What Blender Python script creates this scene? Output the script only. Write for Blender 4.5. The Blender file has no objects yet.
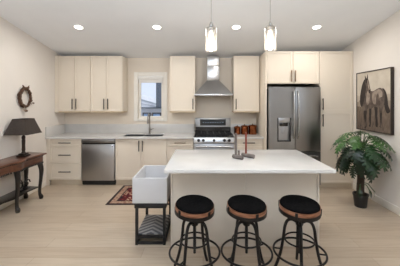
import bpy, bmesh, math, random
from mathutils import Vector, Matrix
random.seed(7)
R = math.radians
S = bpy.context.scene
COL = S.collection

# ------------------------------------------------------------ camera, world, lights, exposure
cam_d = bpy.data.cameras.new('camera')
cam = bpy.data.objects.new('camera', cam_d); COL.objects.link(cam)
cam.location = (0, 0, 1.57); cam.rotation_euler = (R(90), 0, 0)
cam_d.sensor_fit = 'HORIZONTAL'; cam_d.sensor_width = 36; cam_d.lens = 22.5
cam_d.shift_x = -3 / 400; cam_d.shift_y = -31 / 400
cam_d.clip_start = 0.05
S.camera = cam

S.view_settings.view_transform = 'Standard'; S.view_settings.look = 'None'
S.view_settings.exposure = 0.13; S.view_settings.gamma = 1; S.view_settings.use_curve_mapping = False
S.cycles.use_denoising = True
S.cycles.max_bounces = 10; S.cycles.diffuse_bounces = 6; S.cycles.transparent_max_bounces = 16
S.cycles.sample_clamp_indirect = 6
S.cycles.caustics_reflective = False; S.cycles.caustics_refractive = False

W = bpy.data.worlds.new('daylight'); S.world = W; W.use_nodes = True
bg = W.node_tree.nodes['Background']
bg.inputs['Color'].default_value = (0.76, 0.84, 1.0, 1); bg.inputs['Strength'].default_value = 1.0
sun_d = bpy.data.lights.new('sun', 'SUN'); sun_d.energy = 2.2; sun_d.angle = R(2); sun_d.color = (1, .96, .9)
sun = bpy.data.objects.new('sun', sun_d); COL.objects.link(sun); sun.rotation_euler = (R(30), 0, R(-12))

def area_light(name, loc, rot, sx, sy, power, color, parent=None, shape='RECTANGLE', spread=180):
    l = bpy.data.lights.new(name, 'AREA'); l.shape = shape; l.size = sx; l.size_y = sy
    l.energy = power; l.color = color; l.spread = R(spread)
    o = bpy.data.objects.new(name, l); COL.objects.link(o)
    o.location = loc; o.rotation_euler = rot
    if parent: o.parent = parent
    return o
# fill lamp added at the rear window opening, tilted up to light the ceiling
area_light('rear_fill', (0, -3.12, 2.9), (R(125), 0, 0), 4.4, 1.7, 60, (0.80, 0.90, 1.0), spread=130)
# fill lamp added behind the camera, aimed up so the ceiling spreads its light
area_light('uplight_fill', (-.3, -0.7, 2.0), (R(152), 0, 0), 3.0, 1.0, 135, (0.84, 0.92, 1.0), spread=126)
for lx_ in (-1.97, -.73, .525, 1.80):  # row of unseen lamps added under the ceiling to brighten the room
    for ly_ in (-0.4,):
        area_light('ceiling_fill', (lx_, ly_, 2.51 + 0.18 * (5.33 - ly_) - .02), (0, 0, 0), .14, .14, 3, (1, .97, .92), None, 'DISK', 160)

# ------------------------------------------------------------ materials
def lin(c):
    return tuple(((v / 255) / 12.92 if v / 255 <= 0.04045 else ((v / 255 + 0.055) / 1.055) ** 2.4) for v in c)
MATS = {}
def mat(name, c, rough=0.5, metal=0.0, var=0.04, scale=8.0, stretch=(1, 1, 1), c2=None, bump=0.0, spec=None, emit=None, sheen=0, coat=0):
    m = bpy.data.materials.new(name); m.use_nodes = True
    nt = m.node_tree; b = nt.nodes['Principled BSDF']
    tc = nt.nodes.new('ShaderNodeTexCoord'); mp = nt.nodes.new('ShaderNodeMapping')
    mp.inputs['Scale'].default_value = stretch
    nz = nt.nodes.new('ShaderNodeTexNoise'); nz.inputs['Scale'].default_value = scale; nz.inputs['Detail'].default_value = 4
    rp = nt.nodes.new('ShaderNodeValToRGB')
    a = lin(c)
    if c2 is None:
        lo = tuple(v * (1 - var) for v in a); hi = tuple(min(1, v * (1 + var)) for v in a)
    else:
        lo = a; hi = lin(c2)
    rp.color_ramp.elements[0].position = 0.3; rp.color_ramp.elements[1].position = 0.7
    rp.color_ramp.elements[0].color = (*lo, 1); rp.color_ramp.elements[1].color = (*hi, 1)
    L = nt.links.new
    L(tc.outputs['Object'], mp.inputs['Vector']); L(mp.outputs['Vector'], nz.inputs['Vector'])
    L(nz.outputs['Fac'], rp.inputs['Fac']); L(rp.outputs['Color'], b.inputs['Base Color'])
    b.inputs['Roughness'].default_value = rough; b.inputs['Metallic'].default_value = metal
    if spec is not None: b.inputs['Specular IOR Level'].default_value = spec
    if sheen: b.inputs['Sheen Weight'].default_value = sheen
    if coat: b.inputs['Coat Weight'].default_value = coat; b.inputs['Coat Roughness'].default_value = 0.1
    if bump:
        bp = nt.nodes.new('ShaderNodeBump'); bp.inputs['Strength'].default_value = bump; bp.inputs['Distance'].default_value = 0.01
        L(nz.outputs['Fac'], bp.inputs['Height']); L(bp.outputs['Normal'], b.inputs['Normal'])
    if emit:
        b.inputs['Emission Color'].default_value = (*emit[0], 1); b.inputs['Emission Strength'].default_value = emit[1]
    MATS[name] = m
    return m
mat('wall_paint', (228, 222, 215), 0.7, var=0.015, scale=3)
mat('back_wall_paint', (229, 218, 203), 0.7, var=0.015, scale=3)
mat('ceiling_paint', (236, 239, 243), 0.8, var=0.012, scale=3)
mat('trim_white', (236, 232, 224), 0.45, var=0.015)
mat('cabinet_cream', (224, 213, 197), 0.42, var=0.015, scale=3)
mat('island_cream', (206, 198, 186), 0.45, var=0.015, scale=3)
mat('toe_cream', (206, 192, 170), 0.5, var=0.02, scale=3)
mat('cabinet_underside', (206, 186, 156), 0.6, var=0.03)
mat('quartz', (213, 211, 208), 0.2, c2=(201, 199, 196), scale=2.5)
mat('black_bronze', (36, 28, 22), 0.6, 0.0, var=0.08)
mat('champagne_metal', (128, 104, 78), 0.38, 0.8, var=0.06)
mat('steel', (176, 176, 177), 0.3, 1.0, var=0.10, scale=3, stretch=(1, 1, 0.15))
mat('steel_dark', (150, 149, 148), 0.3, 1.0, var=0.10, scale=3, stretch=(1, 1, 0.12))
mat('steel_bright', (190, 190, 190), 0.25, 1.0, var=0.06, scale=3, stretch=(0.1, 1, 1))
mat('chrome', (200, 200, 200), 0.12, 1.0, var=0.02)
mat('nickel', (165, 162, 158), 0.28, 1.0, var=0.03)
mat('black_gloss', (16, 16, 18), 0.12, 0.0, var=0.1)
mat('black_matte', (24, 23, 23), 0.55, 0.0, var=0.1)
mat('cast_iron', (30, 30, 31), 0.6, 0.2, var=0.15, scale=40)
mat('display_blue', (120, 135, 150), 0.3, var=0.2, scale=60)
mat('copper', (118, 62, 36), 0.25, 1.0, c2=(168, 100, 64), scale=14, bump=0.1)
mat('copper_band', (172, 124, 96), 0.36, 0.35, c2=(112, 72, 52), scale=10, stretch=(1, 1, 6))
mat('black_plush', (8, 8, 9), 0.95, c2=(20, 19, 19), scale=45, bump=0.6, spec=0.04)
mat('black_iron', (34, 32, 32), 0.42, 0.6, var=0.15, scale=20)
mat('basin_white', (198, 198, 200), 0.14, var=0.01, coat=0.3)
mat('stand_black', (38, 38, 39), 0.5, 0.4, var=0.1)
mat('mahogany', (116, 72, 50), 0.32, c2=(64, 36, 26), scale=5, stretch=(6, 0.8, 6), coat=0.3)
mat('black_wood', (30, 24, 22), 0.35, c2=(18, 15, 14), scale=8, coat=0.2)
mat('lamp_shade_dark', (70, 60, 54), 0.6, 0.1, c2=(54, 46, 41), scale=60)
mat('lamp_bronze', (56, 43, 34), 0.35, 0.5, c2=(34, 27, 23), scale=25)
mat('twig', (112, 80, 60), 0.8, c2=(62, 42, 32), scale=40, bump=0.3)
mat('dry_leaf', (60, 42, 32), 0.7, c2=(120, 92, 68), scale=30)
mat('frame_dark', (52, 42, 35), 0.45, c2=(40, 32, 27), scale=10)
mat('leaf_green', (34, 66, 32), 0.3, c2=(22, 46, 25), scale=14)
mat('leaf_dark', (27, 50, 31), 0.3, c2=(17, 34, 22), scale=14)
mat('leaf_bright', (58, 98, 40), 0.34, c2=(36, 72, 32), scale=14)
mat('petiole_green', (58, 84, 40), 0.5, var=0.1)
mat('trunk_brown', (70, 54, 40), 0.9, c2=(42, 32, 25), scale=30, stretch=(1, 1, 3), bump=0.6)
mat('pot_black', (26, 26, 27), 0.4, var=0.1)
mat('soil', (40, 30, 23), 0.95, c2=(66, 50, 38), scale=50, bump=0.5)
mat('grey_wood', (124, 116, 110), 0.7, c2=(96, 88, 84), scale=12, stretch=(1, 1, 0.3))
mat('red_wood', (142, 66, 46), 0.5, c2=(112, 46, 36), scale=10)
mat('blind_white', (232, 230, 226), 0.6, var=0.02, stretch=(1, 1, 8))
mat('house_wall', (226, 230, 236), 0.8, var=0.03)
mat('house_dark', (70, 84, 100), 0.6, var=0.06)
mat('house_roof', (150, 160, 172), 0.7, c2=(196, 202, 210), scale=3, stretch=(1, 6, 6))
mat('house_window', (36, 40, 46), 0.4, var=0.1)
mat('house_pane', (150, 185, 225), 0.15, var=0.05)
mat('lawn', (150, 150, 146), 0.9, var=0.1)
mat('badge_silver', (205, 205, 208), 0.25, 0.9, var=0.02)
mat('can_trim', (240, 240, 238), 0.5, var=0.01)
mat('led', (255, 250, 240), 0.5, emit=((1, 0.96, 0.9), 9.0))
mat('bulb', (255, 240, 215), 0.4, emit=((1.0, 0.86, 0.66), 10.0))
# painting colours
mat('art_ground', (205, 196, 182), 0.75, c2=(186, 175, 160), scale=6)
mat('art_grass', (134, 118, 103), 0.75, c2=(92, 78, 67), scale=14, stretch=(1, 3, 0.8))
mat('art_body', (112, 98, 88), 0.75, c2=(62, 51, 45), scale=13)
mat('art_mist', (188, 176, 162), 0.75, c2=(172, 159, 145), scale=8)
mat('art_haze', (160, 146, 131), 0.75, c2=(140, 125, 111), scale=10)
mat('art_field', (98, 83, 72), 0.75, c2=(128, 111, 97), scale=16, stretch=(1, 3, .7))
mat('art_light', (168, 154, 141), 0.75, c2=(120, 105, 94), scale=12)
mat('art_dark', (52, 42, 38), 0.75, c2=(38, 30, 27), scale=12)

def floor_material():
    m = bpy.data.materials.new('oak_planks'); m.use_nodes = True
    nt = m.node_tree; b = nt.nodes['Principled BSDF']; L = nt.links.new
    tc = nt.nodes.new('ShaderNodeTexCoord')
    br = nt.nodes.new('ShaderNodeTexBrick'); br.offset = 0.37; br.offset_frequency = 2
    br.inputs['Scale'].default_value = 1.0; br.inputs['Brick Width'].default_value = 1.7; br.inputs['Row Height'].default_value = 0.18
    br.inputs['Mortar Size'].default_value = 0.0015; br.inputs['Mortar Smooth'].default_value = 0.2
    br.inputs['Color1'].default_value = (*lin((194, 178, 158)), 1); br.inputs['Color2'].default_value = (*lin((184, 166, 145)), 1)
    br.inputs['Mortar'].default_value = (*lin((146, 128, 108)), 1)
    L(tc.outputs['Object'], br.inputs['Vector'])
    mp = nt.nodes.new('ShaderNodeMapping'); mp.inputs['Scale'].default_value = (0.8, 9, 1)
    nz = nt.nodes.new('ShaderNodeTexNoise'); nz.inputs['Scale'].default_value = 3; nz.inputs['Detail'].default_value = 6; nz.inputs['Distortion'].default_value = 0.6
    L(tc.outputs['Object'], mp.inputs['Vector']); L(mp.outputs['Vector'], nz.inputs['Vector'])
    rp = nt.nodes.new('ShaderNodeValToRGB')
    rp.color_ramp.elements[0].position = 0.3; rp.color_ramp.elements[0].color = (0.86, 0.85, 0.84, 1)
    rp.color_ramp.elements[1].position = 0.7; rp.color_ramp.elements[1].color = (1, 1, 1, 1)
    L(nz.outputs['Fac'], rp.inputs['Fac'])
    mx = nt.nodes.new('ShaderNodeMix'); mx.data_type = 'RGBA'; mx.blend_type = 'MULTIPLY'; mx.inputs['Factor'].default_value = 1
    L(br.outputs['Color'], mx.inputs[6]); L(rp.outputs['Color'], mx.inputs[7]); L(mx.outputs[2], b.inputs['Base Color'])
    b.inputs['Roughness'].default_value = 0.34; b.inputs['Specular IOR Level'].default_value = 0.4
    MATS['floor'] = m
floor_material()

def glass_material(name, tint=(1, 1, 1), refl=0.08, rough=0.02, frost=0):
    m = bpy.data.materials.new(name); m.use_nodes = True
    nt = m.node_tree; L = nt.links.new
    nt.nodes.remove(nt.nodes['Principled BSDF'])
    out = nt.nodes['Material Output']
    t = nt.nodes.new('ShaderNodeBsdfTransparent'); t.inputs['Color'].default_value = (*tint, 1)
    g = nt.nodes.new('ShaderNodeBsdfGlossy'); g.inputs['Roughness'].default_value = rough
    lw = nt.nodes.new('ShaderNodeLayerWeight'); lw.inputs['Blend'].default_value = 0.35
    ma = nt.nodes.new('ShaderNodeMath'); ma.operation = 'MULTIPLY_ADD'; ma.inputs[1].default_value = 0.6; ma.inputs[2].default_value = refl
    mx = nt.nodes.new('ShaderNodeMixShader')
    L(lw.outputs['Fresnel'], ma.inputs[0]); L(ma.outputs[0], mx.inputs[0])
    src = t.outputs[0]
    if frost:
        tl = nt.nodes.new('ShaderNodeBsdfTranslucent'); tl.inputs['Color'].default_value = (1, .98, .95, 1)
        nz = nt.nodes.new('ShaderNodeTexNoise'); nz.inputs['Scale'].default_value = 60
        m2 = nt.nodes.new('ShaderNodeMath'); m2.operation = 'MULTIPLY'; m2.inputs[1].default_value = frost * 2
        m3 = nt.nodes.new('ShaderNodeMixShader'); L(nz.outputs['Fac'], m2.inputs[0]); L(m2.outputs[0], m3.inputs[0])
        L(t.outputs[0], m3.inputs[1]); L(tl.outputs[0], m3.inputs[2]); src = m3.outputs[0]
    L(src, mx.inputs[1]); L(g.outputs[0], mx.inputs[2]); L(mx.outputs[0], out.inputs['Surface'])
    MATS[name] = m
glass_material('pane_glass', (0.97, 0.98, 1.0), 0.02)
glass_material('pendant_glass', (0.99, 0.985, 0.98), 0.04, 0.2, 0.05)

def rug_material():
    m = bpy.data.materials.new('rug_weave'); m.use_nodes = True
    nt = m.node_tree; b = nt.nodes['Principled BSDF']; L = nt.links.new
    tc = nt.nodes.new('ShaderNodeTexCoord')
    vo = nt.nodes.new('ShaderNodeTexVoronoi'); vo.inputs['Scale'].default_value = 17
    L(tc.outputs['Object'], vo.inputs['Vector'])
    rp = nt.nodes.new('ShaderNodeValToRGB'); rp.color_ramp.interpolation = 'CONSTANT'
    e = rp.color_ramp.elements
    e[0].position = 0; e[0].color = (*lin((172, 150, 128)), 1)
    e[1].position = 0.34; e[1].color = (*lin((112, 44, 46)), 1)
    n = e.new(0.5); n.color = (*lin((80, 34, 38)), 1)
    n = e.new(0.78); n.color = (*lin((44, 34, 42)), 1)
    L(vo.outputs['Distance'], rp.inputs['Fac']); L(rp.outputs['Color'], b.inputs['Base Color'])
    b.inputs['Roughness'].default_value = 0.95; b.inputs['Specular IOR Level'].default_value = 0.1
    MATS['rug_field'] = m
rug_material()
mat('rug_border', (50, 34, 34), 0.95, c2=(32, 24, 26), scale=30)
mat('rug_band', (176, 152, 128), 0.95, c2=(120, 72, 62), scale=26)

def chevron_material():
    m = bpy.data.materials.new('chevron_weave'); m.use_nodes = True
    nt = m.node_tree; b = nt.nodes['Principled BSDF']; L = nt.links.new
    tc = nt.nodes.new('ShaderNodeTexCoord'); sp = nt.nodes.new('ShaderNodeSeparateXYZ'); L(tc.outputs['Object'], sp.inputs[0])
    def M(op, a, bb):
        n = nt.nodes.new('ShaderNodeMath'); n.operation = op
        for i, v in enumerate((a, bb)):
            if isinstance(v, (int, float)): n.inputs[i].default_value = v
            elif v is not None: L(v, n.inputs[i])
        return n.outputs[0]
    ax = M('ABSOLUTE', sp.outputs['X'], None)
    s = M('ADD', M('MULTIPLY', ax, 11.0), M('MULTIPLY', sp.outputs['Y'], 13.0))
    f = M('FRACT', s, None); g = M('GREATER_THAN', f, 0.5)
    mx = nt.nodes.new('ShaderNodeMix'); mx.data_type = 'RGBA'
    mx.inputs[6].default_value = (*lin((74, 74, 76)), 1); mx.inputs[7].default_value = (*lin((138, 136, 134)), 1)
    L(g, mx.inputs[0]); L(mx.outputs[2], b.inputs['Base Color']); b.inputs['Roughness'].default_value = 0.6
    MATS['chevron'] = m
chevron_material()

# ------------------------------------------------------------ mesh helpers
class MB:
    """collects shapes; build() links them as one mesh object"""
    def __init__(s): s.bm = bmesh.new(); s.m = 0
    def _merge(s, t):
        for f in t.faces: f.material_index = s.m; f.smooth = True
        me = bpy.data.meshes.new('t'); t.to_mesh(me); t.free(); s.bm.from_mesh(me); bpy.data.meshes.remove(me)
    def box(s, x0, x1, y0, y1, z0, z1, bev=0.0, seg=2, rot=None):
        t = bmesh.new(); bmesh.ops.create_cube(t, size=1)
        for v in t.verts:
            v.co = Vector(((x0 + x1) / 2 + v.co.x * (x1 - x0), (y0 + y1) / 2 + v.co.y * (y1 - y0), (z0 + z1) / 2 + v.co.z * (z1 - z0)))
        if bev: bmesh.ops.bevel(t, geom=list(t.edges), offset=bev, segments=seg, affect='EDGES', profile=0.5)
        if rot:
            c = Vector(((x0 + x1) / 2, (y0 + y1) / 2, (z0 + z1) / 2)); bmesh.ops.rotate(t, verts=t.verts, cent=c, matrix=rot)
        s._merge(t); return s
    def panel(s, x0, x1, y0, y1, z0, z1, rail=0.05, deep=0.010):
        """shaker slab whose front (y0) face carries a recessed panel"""
        t = bmesh.new(); bmesh.ops.create_cube(t, size=1)
        for v in t.verts:
            v.co = Vector(((x0 + x1) / 2 + v.co.x * (x1 - x0), (y0 + y1) / 2 + v.co.y * (y1 - y0), (z0 + z1) / 2 + v.co.z * (z1 - z0)))
        f = [f for f in t.faces if f.normal.y < -0.9]
        bmesh.ops.inset_region(t, faces=f, thickness=rail, depth=0)
        bmesh.ops.inset_region(t, faces=f, thickness=0.003, depth=-deep)
        s._merge(t); return s
    def poly(s, pts, z0, z1, axis='z', bev=0.0):
        """prism of a 2D outline; axis z: (x,y), axis y: (x,z), axis x: (y,z)"""
        t = bmesh.new()
        def p(a, b, h): return (a, b, h) if axis == 'z' else ((a, h, b) if axis == 'y' else (h, a, b))
        lo = [t.verts.new(p(a, b, z0)) for a, b in pts]; hi = [t.verts.new(p(a, b, z1)) for a, b in pts]
        n = len(pts)
        t.faces.new(lo); t.faces.new(hi)
        for i in range(n): t.faces.new((lo[i], lo[(i + 1) % n], hi[(i + 1) % n], hi[i]))
        bmesh.ops.recalc_face_normals(t, faces=t.faces)
        if bev:
            bmesh.ops.bevel(t, geom=list(t.edges), offset=bev, segments=2, affect='EDGES', profile=0.5)
        s._merge(t); return s
    def lathe(s, prof, c=(0, 0, 0), n=32, mtx=None):
        t = bmesh.new(); rings = []
        for r, z in prof:
            if r < 1e-6: rings.append([t.verts.new((0, 0, z))])
            else: rings.append([t.verts.new((r * math.cos(2 * math.pi * i / n), r * math.sin(2 * math.pi * i / n), z)) for i in range(n)])
        for a, b in zip(rings, rings[1:]):
            for i in range(n):
                j = (i + 1) % n
                if len(a) == 1 and len(b) == 1: continue
                if len(a) == 1: t.faces.new((a[0], b[j], b[i]))
                elif len(b) == 1: t.faces.new((a[i], a[j], b[0]))
                else: t.faces.new((a[i], a[j], b[j], b[i]))
        bmesh.ops.recalc_face_normals(t, faces=t.faces)
        if mtx: bmesh.ops.transform(t, verts=t.verts, matrix=mtx)
        bmesh.ops.translate(t, verts=t.verts, vec=c)
        s._merge(t); return s
    def tube(s, pts, r, n=10, closed=False, flat=1.0):
        P = [Vector(p) for p in pts]; k = len(P)
        rr = r if isinstance(r, (list, tuple)) else [r] * k
        t = bmesh.new(); rings = []; up = None
        for i in range(k):
            if closed: d = (P[(i + 1) % k] - P[i - 1]).normalized()
            else: d = (P[min(i + 1, k - 1)] - P[max(i - 1, 0)]).normalized()
            if up is None: up = Vector((0, 0, 1)) if abs(d.z) < 0.9 else Vector((1, 0, 0))
            a = d.cross(up)
            if a.length < 1e-4: a = d.orthogonal()
            a.normalize(); b = a.cross(d).normalized(); up = b
            rings.append([t.verts.new(P[i] + rr[i] * (math.cos(2 * math.pi * q / n) * a + flat * math.sin(2 * math.pi * q / n) * b)) for q in range(n)])
        for i in range(k if closed else k - 1):
            A, B = rings[i], rings[(i + 1) % k]
            for q in range(n):
                t.faces.new((A[q], A[(q + 1) % n], B[(q + 1) % n], B[q]))
        if not closed: t.faces.new(rings[0]); t.faces.new(rings[-1])
        bmesh.ops.recalc_face_normals(t, faces=t.faces)
        s._merge(t); return s
    def cyl(s, a, b, r, n=16, r2=None): return s.tube([a, b], [r, r if r2 is None else r2], n)
    def ring(s, c, rad, r, n=48, k=8, mtx=None, flat=1.0):
        pts = [Vector((rad * math.cos(2 * math.pi * i / n), rad * math.sin(2 * math.pi * i / n), 0)) for i in range(n)]
        if mtx: pts = [mtx @ p for p in pts]
        return s.tube([p + Vector(c) for p in pts], r, k, closed=True, flat=flat)
    def ball(s, c, r, sc=(1, 1, 1), u=16, v=10):
        t = bmesh.new(); bmesh.ops.create_uvsphere(t, u_segments=u, v_segments=v, radius=r)
        for w in t.verts: w.co = Vector((w.co.x * sc[0], w.co.y * sc[1], w.co.z * sc[2])) + Vector(c)
        s._merge(t); return s
    def build(s, name, mats, parent=None, sharp=38):
        me = bpy.data.meshes.new(name)
        off = ORG.get(parent.name, Vector((0, 0, 0))) if parent else Vector((0, 0, 0))
        bmesh.ops.translate(s.bm, verts=s.bm.verts, vec=-off)
        s.bm.to_mesh(me); s.bm.free()
        for m in ([mats] if isinstance(mats, str) else mats): me.materials.append(MATS[m])
        me.set_sharp_from_angle(angle=R(sharp))
        o = bpy.data.objects.new(name, me); COL.objects.link(o)
        if parent: o.parent = parent
        ORG[o.name] = off.copy()     # part meshes sit at their thing's base
        return o
ORG = {}
def thing(name, label, cat, loc=(0, 0, 0), group=None):
    o = bpy.data.objects.new(name, None); COL.objects.link(o)
    o.location = loc; o.empty_display_size = 0.1
    o['label'] = label; o['category'] = cat
    if group: o['group'] = group
    ORG[o.name] = Vector(loc)
    return o
def tag(o, label, cat, group=None):
    o['label'] = label; o['category'] = cat
    if group: o['group'] = group
    return o
def struct(o):
    o['kind'] = 'structure'; return o
def copy_tree(o, parent=None):
    c = o.copy(); COL.objects.link(c)
    if parent: c.parent = parent
    for ch in list(o.children): copy_tree(ch, c)
    return c
def spline(pts, n=8, closed=False):
    """Catmull-Rom through the points (tuples of any length)"""
    P = [tuple(p) for p in pts]; out = []; k = len(P)
    for i in range(k if closed else k - 1):
        g = (lambda j: P[j % k]) if closed else (lambda j: P[max(0, min(k - 1, j))])
        a, b, c, d = g(i - 1), g(i), g(i + 1), g(i + 2)
        for q in range(n):
            t = q / n
            out.append(tuple(0.5 * (2 * b[m] + (c[m] - a[m]) * t + (2 * a[m] - 5 * b[m] + 4 * c[m] - d[m]) * t * t + (3 * b[m] - a[m] - 3 * c[m] + d[m]) * t ** 3) for m in range(len(b))))
    if not closed: out.append(P[-1])
    return out

# ------------------------------------------------------------ the room
XL, XR, YB, YR = -2.95, 2.72, 5.33, -3.2
def ceil_z(y): return 2.51 + 0.18 * (YB - y)
struct(MB().box(XL - .1, XR + .1, YR - .1, YB + .1, -0.08, 0).build('floor', 'floor'))
b = MB(); b.poly([(YR - .1, ceil_z(YR - .1)), (YB + .1, ceil_z(YB + .1)), (YB + .1, ceil_z(YB + .1) + .1), (YR - .1, ceil_z(YR - .1) + .1)], XL - .1, XR + .1, 'x')
struct(b.build('ceiling', 'ceiling_paint'))
side = [(YR - .1, 0), (YB + .1, 0), (YB + .1, ceil_z(YB + .1)), (YR - .1, ceil_z(YR - .1))]
struct(MB().poly(side, XL - .1, XL, 'x').build('wall_left', 'wall_paint'))
struct(MB().poly(side, XR, XR + .1, 'x').build('wall_right', 'wall_paint'))
wx0, wx1, wz0, wz1 = -1.385, -0.845, 1.22, 2.13
top = ceil_z(YB)
b = MB(); b.box(XL, wx0, YB, YB + .1, 0, top); b.box(wx1, XR, YB, YB + .1, 0, top); b.box(wx0, wx1, YB, YB + .1, 0, wz0); b.box(wx0, wx1, YB, YB + .1, wz1, top)
struct(b.build('wall_back', 'back_wall_paint'))
rt = ceil_z(YR)
b = MB(); b.box(XL, -2.3, YR - .1, YR, 0, rt); b.box(2.3, XR, YR - .1, YR, 0, rt); b.box(-2.3, 2.3, YR - .1, YR, 3.8, rt); b.box(-2.3, 2.3, YR - .1, YR, 0, 1.95)
struct(b.build('wall_rear', 'wall_paint'))
b = MB()
for x in (-2.3, -0.79, 0.73, 2.24): b.box(x, x + .06, YR - .08, YR - .02, 1.95, 3.8)
b.box(-2.24, 2.24, YR - .08, YR - .02, 3.74, 3.8); b.box(-2.24, 2.24, YR - .08, YR - .02, 1.95, 2.0)
w2 = struct(b.build('added_rear_window', 'trim_white'))  # unseen window, added high in the rear wall for its light
struct(MB().box(-2.24, 2.24, YR - .055, YR - .045, 2.0, 3.74).build('window_pane', 'pane_glass', w2))
# kitchen window
b = MB()
b.box(wx0 - .085, wx0, YB - .018, YB, wz0 - .06, wz1 + .075, .003); b.box(wx1, wx1 + .085, YB - .018, YB, wz0 - .06, wz1 + .075, .003)
b.box(wx0, wx1, YB - .018, YB, wz1, wz1 + .075, .003); b.box(wx0, wx1, YB - .018, YB, wz0 - .06, wz0, .003)
w1 = struct(b.build('window_1', 'trim_white'))
b = MB()
for x0, x1, z0, z1 in ((wx0, wx0 + .05, wz0, wz1), (wx1 - .05, wx1, wz0, wz1), (wx0 + .05, wx1 - .05, wz0, wz0 + .045), (wx0 + .05, wx1 - .05, wz1 - .045, wz1)):
    b.box(x0, x1, YB + .04, YB + .09, z0, z1, .004)
b.build('window_frame', 'trim_white', w1)
MB().box(wx0 + .05, wx1 - .05, YB + .062, YB + .07, wz0 + .045, wz1 - .045).build('window_pane', 'pane_glass', w1)
b = MB(); b.box(XL, XL + .015, YR, 4.66, 0, .1, .003); struct(b.build('baseboard_left', 'trim_white'))
b = MB(); b.box(XR - .015, XR, YR, 4.52, 0, .11, .003); struct(b.build('baseboard_right', 'trim_white'))
struct(MB().box(-30, 30, YB + .2, 40, -0.6, -0.5).build('ground', 'lawn'))

bl = thing('roller_blind', 'white roller blind rolled up at the top of the window', 'blind', (-1.115, YB + .02, wz1))
MB().box(wx0 + .004, wx1 - .004, YB - .03, YB + .035, wz1 - .075, wz1 - .002, .012).build('cassette', 'blind_white', bl)
MB().box(wx0 + .02, wx1 - .02, YB - .004, YB + .002, wz1 - .135, wz1 - .07).build('fabric', 'blind_white', bl)
MB().box(wx0 + .02, wx1 - .02, YB - .009, YB + .007, wz1 - .15, wz1 - .133, .004).build('bottom_bar', 'blind_white', bl)

# neighbouring house seen through the window
nh = thing('house', 'pale neighbouring house with dark wing seen through the kitchen window', 'house', (-2, 9, -0.5))
b = MB(); b.box(-6, .6, 9.0, 13, -.5, 1.34); b.build('wall', 'house_wall', nh)
MB().box(-6.1, .7, 8.85, 13, 1.34, 1.385).build('eave', 'house_dark', nh)
b = MB(); b.poly([(-6.1, 1.386), (.7, 1.386), (.7, 1.44), (-1.66, 1.50), (-2.3, 1.68), (-3.4, 2.02), (-6.1, 2.9)], 8.9, 13, 'y'); b.build('roof', 'house_wall', nh)
b = MB()
b.tube([(-3.4, 8.88, 2.03), (-2.3, 8.88, 1.69), (-1.67, 8.88, 1.51)], .022, 6); b.tube([(-2.6, 8.88, 1.60), (-1.67, 8.88, 1.42)], .014, 6)
b.build('roof_edge', 'house_roof', nh)
MB().box(-1.645, 0.5, 8.75, 13, 1.3855, 4.2).build('wing', 'house_dark', nh)
for x0, x1 in ((-2.16, -1.88), (-1.82, -1.50)):
    b = MB()
    for a, c, d, e in ((x0, x0 + .035, .7, 1.19), (x1 - .035, x1, .7, 1.19), (x0, x1, 1.155, 1.19), (x0, x1, .7, .735)): b.box(a, c, 8.93, 8.99, d, e)
    f = b.build('window_frame', 'house_window', nh)
    MB().box(x0 + .03, x1 - .03, 8.96, 8.995, .73, 1.16).build('pane', 'house_pane', f)

# ------------------------------------------------------------ cabinets
def pull_v(x, y, z0, z1, parent, m='black_bronze', r=.008):
    b = MB(); b.box(x - r, x + r, y - .034, y - .022, z0, z1, .003)
    for z in (z0 + .025, z1 - .025): b.box(x - .005, x + .005, y - .026, y, z - .005, z + .005)
    return b.build('handle', m, parent)
def pull_h(x0, x1, y, z, parent, m='black_bronze', r=.008):
    b = MB(); b.box(x0, x1, y - .034, y - .022, z - r, z + r, .003)
    for x in (x0 + .025, x1 - .025): b.box(x - .005, x + .005, y - .026, y, z - .005, z + .005)
    return b.build('handle', m, parent)
G = .004
UY, UZ0, UZ1 = 4.97, 1.385, 2.49
def upper(label, x0, x1, doors, handles, lfill=None, group='cream wall cabinets'):
    t = thing('wall_cabinet', label, 'cabinet', ((x0 + x1) / 2, YB, UZ0), group)
    MB().box(x0, x1, UY + .021, YB - .003, UZ0, UZ1, .001).build('body', 'cabinet_cream', t)
    for (a, c), h in zip(doors, handles):
        d = MB().panel(a + G, c - G, UY, UY + .02, UZ0 + .003, UZ1 - .003).build('door', 'cabinet_cream', t)
        pull_v(h, UY, 1.425, 1.635, d)
    MB().box(x0 + .002, x1 - .002, UY + .004, YB - .01, UZ0 - .022, UZ0, .002).build('light_rail', 'cabinet_underside', t)
    if lfill: MB().box(lfill, x0, UY + .005, UY + .03, UZ0 - .02, UZ1).build('filler', 'cabinet_cream', t)
    return t
upper('two-door cream wall cabinet in the left corner, above the drawer stack', -2.875, -2.2405, ((-2.87, -2.553), (-2.553, -2.243)), (-2.59, -2.515), XL + .002)
upper('two-door cream wall cabinet between the corner cabinet and the window', -2.2395, -1.605, ((-2.238, -1.926), (-1.926, -1.61)), (-1.963, -1.888))
upper('single-door cream wall cabinet between the window and the range hood', -.665, -.155, ((-.663, -.157),), (-.2,))
upper('single-door cream wall cabinet between the range hood and the fridge', .61, 1.125, ((.612, 1.12),), (.655,))

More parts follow.
